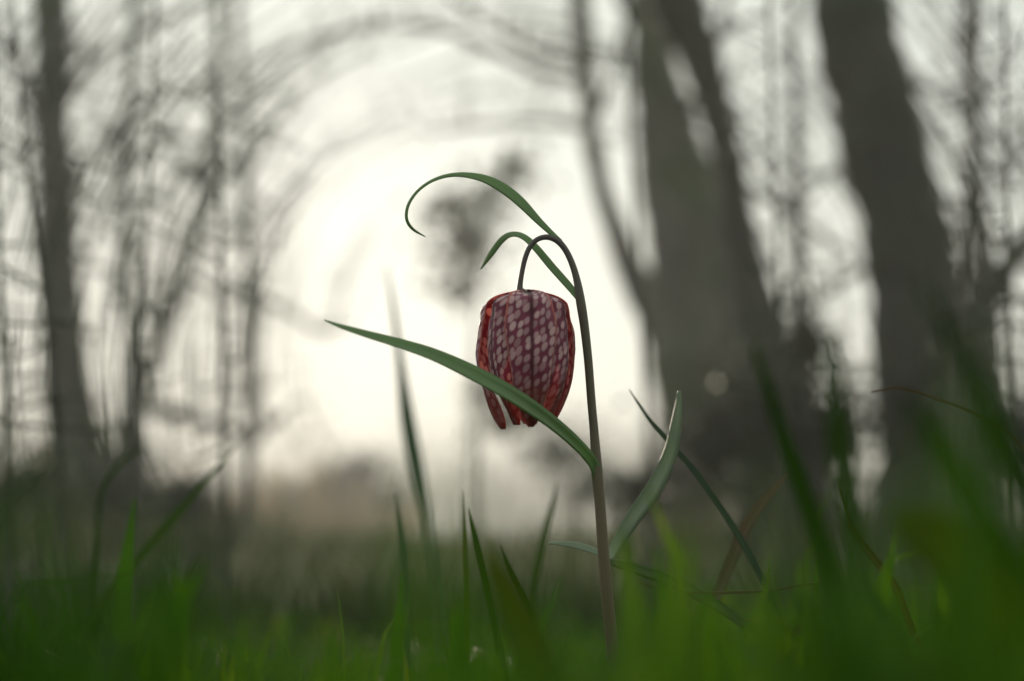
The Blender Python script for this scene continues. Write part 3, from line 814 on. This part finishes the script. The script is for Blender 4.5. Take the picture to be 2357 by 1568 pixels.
for k in range(6):
    a = R(60 * k + 20)
    mb = MB()
    p0 = apex + Vector((0, 0, -0.004)); p1 = apex + Vector((math.sin(a) * 0.0025, math.cos(a) * 0.0025, -0.013)); p2 = p1 + Vector((math.sin(a) * 0.0006, math.cos(a) * 0.0006, -0.007))
    mb.tube([p0, p1, p1 + (p2 - p1) * 0.15, p1 + (p2 - p1) * 0.6, p2], [0.0003, 0.0003, 0.0009, 0.0009, 0.0003], 8)
    o = mb.build('stamen', M['anther'])
    o.parent = head

# ------------------------------------------------------------------ single grass blades
def to_ground(p, mb_pts):
    return p
def grass_blade(label, mat, pts, D, fold=0.5, tilt=0.3, roll=0.3, rnd=0.5, name='grass_blade', cat='grass blade', thick=0.0003, group=None):
    """pts from the tip down; carried on to the ground below the last point"""
    pts = [(*p, D) if len(p) == 3 else p for p in pts]
    x, y, w, d = pts[-1]; x2, y2, w2, d2 = pts[-2]
    b = at(x, y, d)
    g = gz(b.x, b.y) - 0.003
    if b.z > g + 0.004:
        yy = y + (b.z - g) / px(d) / math.cos(PITCH)
        sl = (x - x2) / (y - y2) if abs(y - y2) > 20 else 0
        sl = max(-0.6, min(0.6, sl))
        pts = pts + [(x + sl * (yy - y) * 0.55, y + (yy - y) * 0.6, w, d), (x + sl * (yy - y) * 0.8, yy, w * 0.8, d)]
    e = at(pts[-1][0], pts[-1][1], pts[-1][3])
    mb = MB(); leaf_part(mb, [(p[0], p[1], p[2], p[3]) for p in pts], D, 36, fold, thick, tilt, roll, rnd)
    o = mb.build(name, mat)
    me = o.data
    me.transform(Matrix.Translation(-e)); o.location = e
    return tag(o, label, cat, group)
G, BG, DR = M['grass'], M['bluegrass'], M['dry']
grass_blade('tall bluish grass blade rising past the tip of the long crossing leaf', BG, [(890, 618, 3), (905, 700, 10), (922, 830, 17), (940, 960, 34), (962, 1080, 36), (985, 1200, 22), (1002, 1330, 18)], 0.95, rnd=0.9)
grass_blade('thin bluish blade just beside the foot of the tall bluish blade', BG, [(912, 1130, 3), (926, 1230, 14), (936, 1330, 20), (940, 1440, 20)], 0.70, rnd=0.2)
grass_blade('thin yellowish upright blade beside a darker one', G, [(1064, 1130, 2), (1068, 1220, 10), (1072, 1330, 13), (1074, 1440, 13)], 0.62, rnd=0.85)
grass_blade('dark pointed blade leaning against the thin yellowish blade', G, [(1077, 1170, 2), (1092, 1230, 14), (1112, 1310, 18), (1136, 1420, 18)], 0.57, rnd=0.5)
grass_blade('short dark slanting blade tip between the stem and the pointed pair', G, [(1150, 1250, 2), (1175, 1315, 14), (1215, 1400, 18), (1250, 1500, 18)], 0.57, rnd=0.45)
grass_blade('soft green blade leaning in toward the flower stem', G, [(1282, 1110, 2), (1270, 1170, 12), (1250, 1250, 16), (1230, 1340, 16), (1215, 1450, 16)], 0.70, rnd=0.6)
grass_blade('thin straight blade slanting behind the broad pale lower leaf', BG, [(1448, 896, 2), (1500, 972, 9), (1600, 1085, 13), (1690, 1215, 15), (1765, 1350, 15), (1800, 1440, 15)], 0.55, rnd=0.5)
grass_blade('short dark blade arching in front of the saplings', G, [(332, 1028, 2), (285, 1060, 10), (250, 1100, 12), (230, 1160, 12), (222, 1260, 14)], 0.80, rnd=0.4)
grass_blade('long green blade slanting low in front of the upright sapling', G, [(548, 1022, 2), (490, 1090, 12), (400, 1195, 20), (300, 1315, 22), (200, 1440, 22)], 0.76, rnd=0.6)
grass_blade('stiff dark green blade with a dry tip before the dark trunk foot', G, [(1738, 795, 6), (1758, 860, 22), (1800, 990, 32), (1845, 1110, 40), (1890, 1240, 42), (1920, 1350, 42)], 0.31, rnd=0.4)
grass_blade('wide soft blade standing beside the stiff dry tipped blade', G, [(1900, 770, 10), (1920, 880, 40), (1932, 1020, 48), (1945, 1160, 46), (1975, 1300, 40)], 0.26, rnd=0.45)
grass_blade('dark blade leaning away low before the thick grey trunk', G, [(2080, 900, 6), (2140, 1000, 40), (2235, 1150, 60), (2330, 1300, 66), (2380, 1400, 66)], 0.25, rnd=0.25)
grass_blade('dim slanting blade high against the thick grey trunk', G, [(2110, 640, 6), (2190, 770, 36), (2290, 960, 46), (2370, 1150, 50), (2410, 1330, 50)], 0.24, rnd=0.15)
grass_blade('big blurred yellow green blade bent over near the lens', G, [(2060, 1180, 30), (2120, 1215, 110), (2210, 1290, 140), (2310, 1390, 140), (2380, 1480, 130), (2430, 1600, 120)], 0.25, rnd=1.0, tilt=0.1)
grass_blade('bright wide blade leaning at the foot of the flower stem', G, [(1120, 1250, 8), (1160, 1340, 50), (1210, 1440, 76), (1270, 1560, 84)], 0.29, rnd=0.95)
grass_blade('small upright bright blade tip in the short turf', G, [(1299, 1470, 10), (1300, 1520, 24), (1300, 1580, 28)], 0.36, rnd=0.85)
grass_blade('brownish blade slanting up behind the stiff dry tipped blade', DR, [(1815, 1090, 3), (1770, 1140, 18), (1720, 1210, 26), (1680, 1300, 26)], 0.58, rnd=0.0)
grass_blade('thin tan stalk drooping over before the thick grey trunk', DR, [(2005, 902, 2), (2040, 896, 5), (2075, 893, 6), (2170, 922, 6), (2270, 965, 7), (2360, 1040, 8), (2420, 1200, 8)], 0.53, rnd=0.2, fold=0.9, name='dry_stalk', cat='stalk')
grass_blade('thin dry stalk lying level across the turf by the drooping leaf', DR, [(1440, 1330, 2), (1540, 1358, 6), (1650, 1364, 7), (1780, 1358, 6), (1880, 1344, 5), (1920, 1400, 5)], 0.50, rnd=0.3, fold=0.9, name='dry_stalk', cat='stalk')
grass_blade('rusty bent stalk beside the wide soft blade', M['rust'], [(1930, 1120, 4), (1965, 1215, 12), (2010, 1280, 16), (2060, 1345, 16), (2090, 1420, 16)], 0.47, rnd=0.4, fold=0.9, name='dry_stalk', cat='stalk')
grass_blade('pale dead leaf lying in the short turf', DR, [(1715, 1425, 4), (1770, 1432, 18), (1840, 1450, 22), (1890, 1478, 14), (1900, 1530, 6)], 0.47, rnd=0.4, name='dead_leaf', cat='leaf')

# ------------------------------------------------------------------ turf
def turf():
    rg = random.Random(99)
    near, far = MB(), MB()
    lim = [(-200, 1300), (300, 1290), (480, 1370), (900, 1430), (1200, 1410), (1500, 1350), (1800, 1290), (2100, 1270), (2357, 1240), (2600, 1230)]
    def row(x): return float(np.interp(x, [a for a, b in lim], [b for a, b in lim]))
    for i in range(26000):
        D = 0.10 + 2.2 * rg.random() ** 2.0
        x = rg.uniform(-500, 2850) if i < 17000 else rg.choice((rg.uniform(-2200, -500), rg.uniform(2850, 4500)))
        if 0.40 < D < 0.62 and rg.random() < 0.6: continue
        b = at(x, 1250, D)
        g = gz(b.x, b.y)
        patch = noise.noise(Vector((b.x * 9, b.y * 9, 5)))
        if patch < -0.25 and rg.random() < 0.25: continue
        h = CAM_H - (row(x) + 230 * max(0, 1 - D / 0.42) + 60 * (0.42 < D < 1.3) - 1250) * px(D) - g
        h *= rg.uniform(0.3, 0.95) * (1.0 + 0.3 * patch)
        if rg.random() < 0.10: h *= 1.35
        h = max(0.012, min(h, 0.10))
        base = Vector((b.x, b.y, g - 0.002))
        az = rg.uniform(0, 2 * math.pi); ln = abs(rg.gauss(0.25, 0.25))
        d = Vector((math.cos(az), math.sin(az), 0))
        s = Vector((-d.y, d.x, 0))
        ln = min(ln, 1.2)
        P = [base, base + d * (ln * h * 0.15) + Vector((0, 0, h * 0.45)), base + d * (ln * h * 0.5) + Vector((0, 0, h * 0.8)), base + d * (ln * h * 1.0) + Vector((0, 0, h * (1.0 - 0.25 * ln)))]
        w = rg.uniform(0.0022, 0.0065) if D < 0.4 else rg.uniform(0.0014, 0.0036)
        near.ribbon(P, [w, w, w * 0.7, w * 0.1], s, min(1, max(0, 0.45 - 0.35 * max(0.0, min(1.0, (500 - x) / 300)) + 0.32 * patch - (0.12 + 0.16 * (x > 1900)) * (D < 0.35) + rg.gauss(0, 0.15))))  # blades toward the left are painted darker, shade put into their colour
    for i in range(30000):
        D = 1.5 + 16 * rg.random() ** 1.6
        x = rg.uniform(-500, 2850) if i < 16000 else rg.choice((rg.uniform(-2600, -500), rg.uniform(2850, 4900)))
        b = at(x, 1250, D); g = gz(b.x, b.y)
        patch = noise.noise(Vector((b.x * 1.5, b.y * 1.5, 5)))
        h = rg.uniform(0.03, 0.075) * (1 + 0.5 * patch)
        base = Vector((b.x, b.y, g - 0.004))
        az = rg.uniform(0, 2 * math.pi); ln = abs(rg.gauss(0.3, 0.3))
        d = Vector((math.cos(az), math.sin(az), 0)); s = Vector((-d.y, d.x, 0))
        w = rg.uniform(0.003, 0.007) * (1 + D * 0.08)
        far.ribbon([base, base + d * ln * h * 0.35 + Vector((0, 0, h * 0.65)), base + d * ln * h + Vector((0, 0, h))], [w, w * 0.8, w * 0.1], s, min(1, max(0, 0.2 + 0.4 * patch + rg.gauss(0, 0.15))))
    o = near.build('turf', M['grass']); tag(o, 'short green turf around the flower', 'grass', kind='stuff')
    o = far.build('meadow_grass', M['meadow']); tag(o, 'dark meadow grass running back to the trees', 'grass', kind='stuff')
    # dead litter among the turf
    lit = MB()
    for i in range(700):
        D = 0.45 + 2.2 * rg.random() ** 1.5
        x = rg.uniform(-400, 2750)
        b = at(x, 1250, D); g = gz(b.x, b.y)
        az = rg.uniform(0, 2 * math.pi); d = Vector((math.cos(az), math.sin(az), rg.uniform(-0.1, 0.25)))
        s = Vector((-d.y, d.x, 0)).normalized()
        l = rg.uniform(0.02, 0.06)
        base = Vector((b.x, b.y, g + rg.uniform(0.002, 0.022)))
        w = rg.uniform(0.001, 0.0025)
        lit.ribbon([base - d * l * 0.5, base + Vector((0, 0, 0.004)), base + d * l * 0.5], [w * 0.4, w, w * 0.3], s, rg.random())
    o = lit.build('dead_grass', M['dry']); tag(o, 'tan dead grass litter among the turf', 'dead grass', kind='stuff')
turf()

# ------------------------------------------------------------------ mist
def haze():
    m, N, L = nodes('mist')
    out = N.new('ShaderNodeOutputMaterial')
    v = N.new('ShaderNodeVolumePrincipled')
    v.inputs['Color'].default_value = (0.93, 0.93, 0.92, 1)
    v.inputs['Density'].default_value = 0.013
    v.inputs['Anisotropy'].default_value = 0.22
    L.new(v.outputs[0], out.inputs['Volume'])
    me = bpy.data.meshes.new('haze')
    a, zb, zt = 200.0, -1.6, 5.6
    me.from_pydata([(x, y, z) for z in (zb, zt) for x, y in ((-a, -a), (a, -a), (a, a), (-a, a))], [],
                   [(3, 2, 1, 0), (4, 5, 6, 7), (0, 1, 5, 4), (1, 2, 6, 5), (2, 3, 7, 6), (3, 0, 4, 7)])
    me.materials.append(m)
    o = bpy.data.objects.new('haze', me); col.objects.link(o)
    tag(o, 'pale morning mist filling the meadow and trees', 'haze', kind='stuff')
haze()
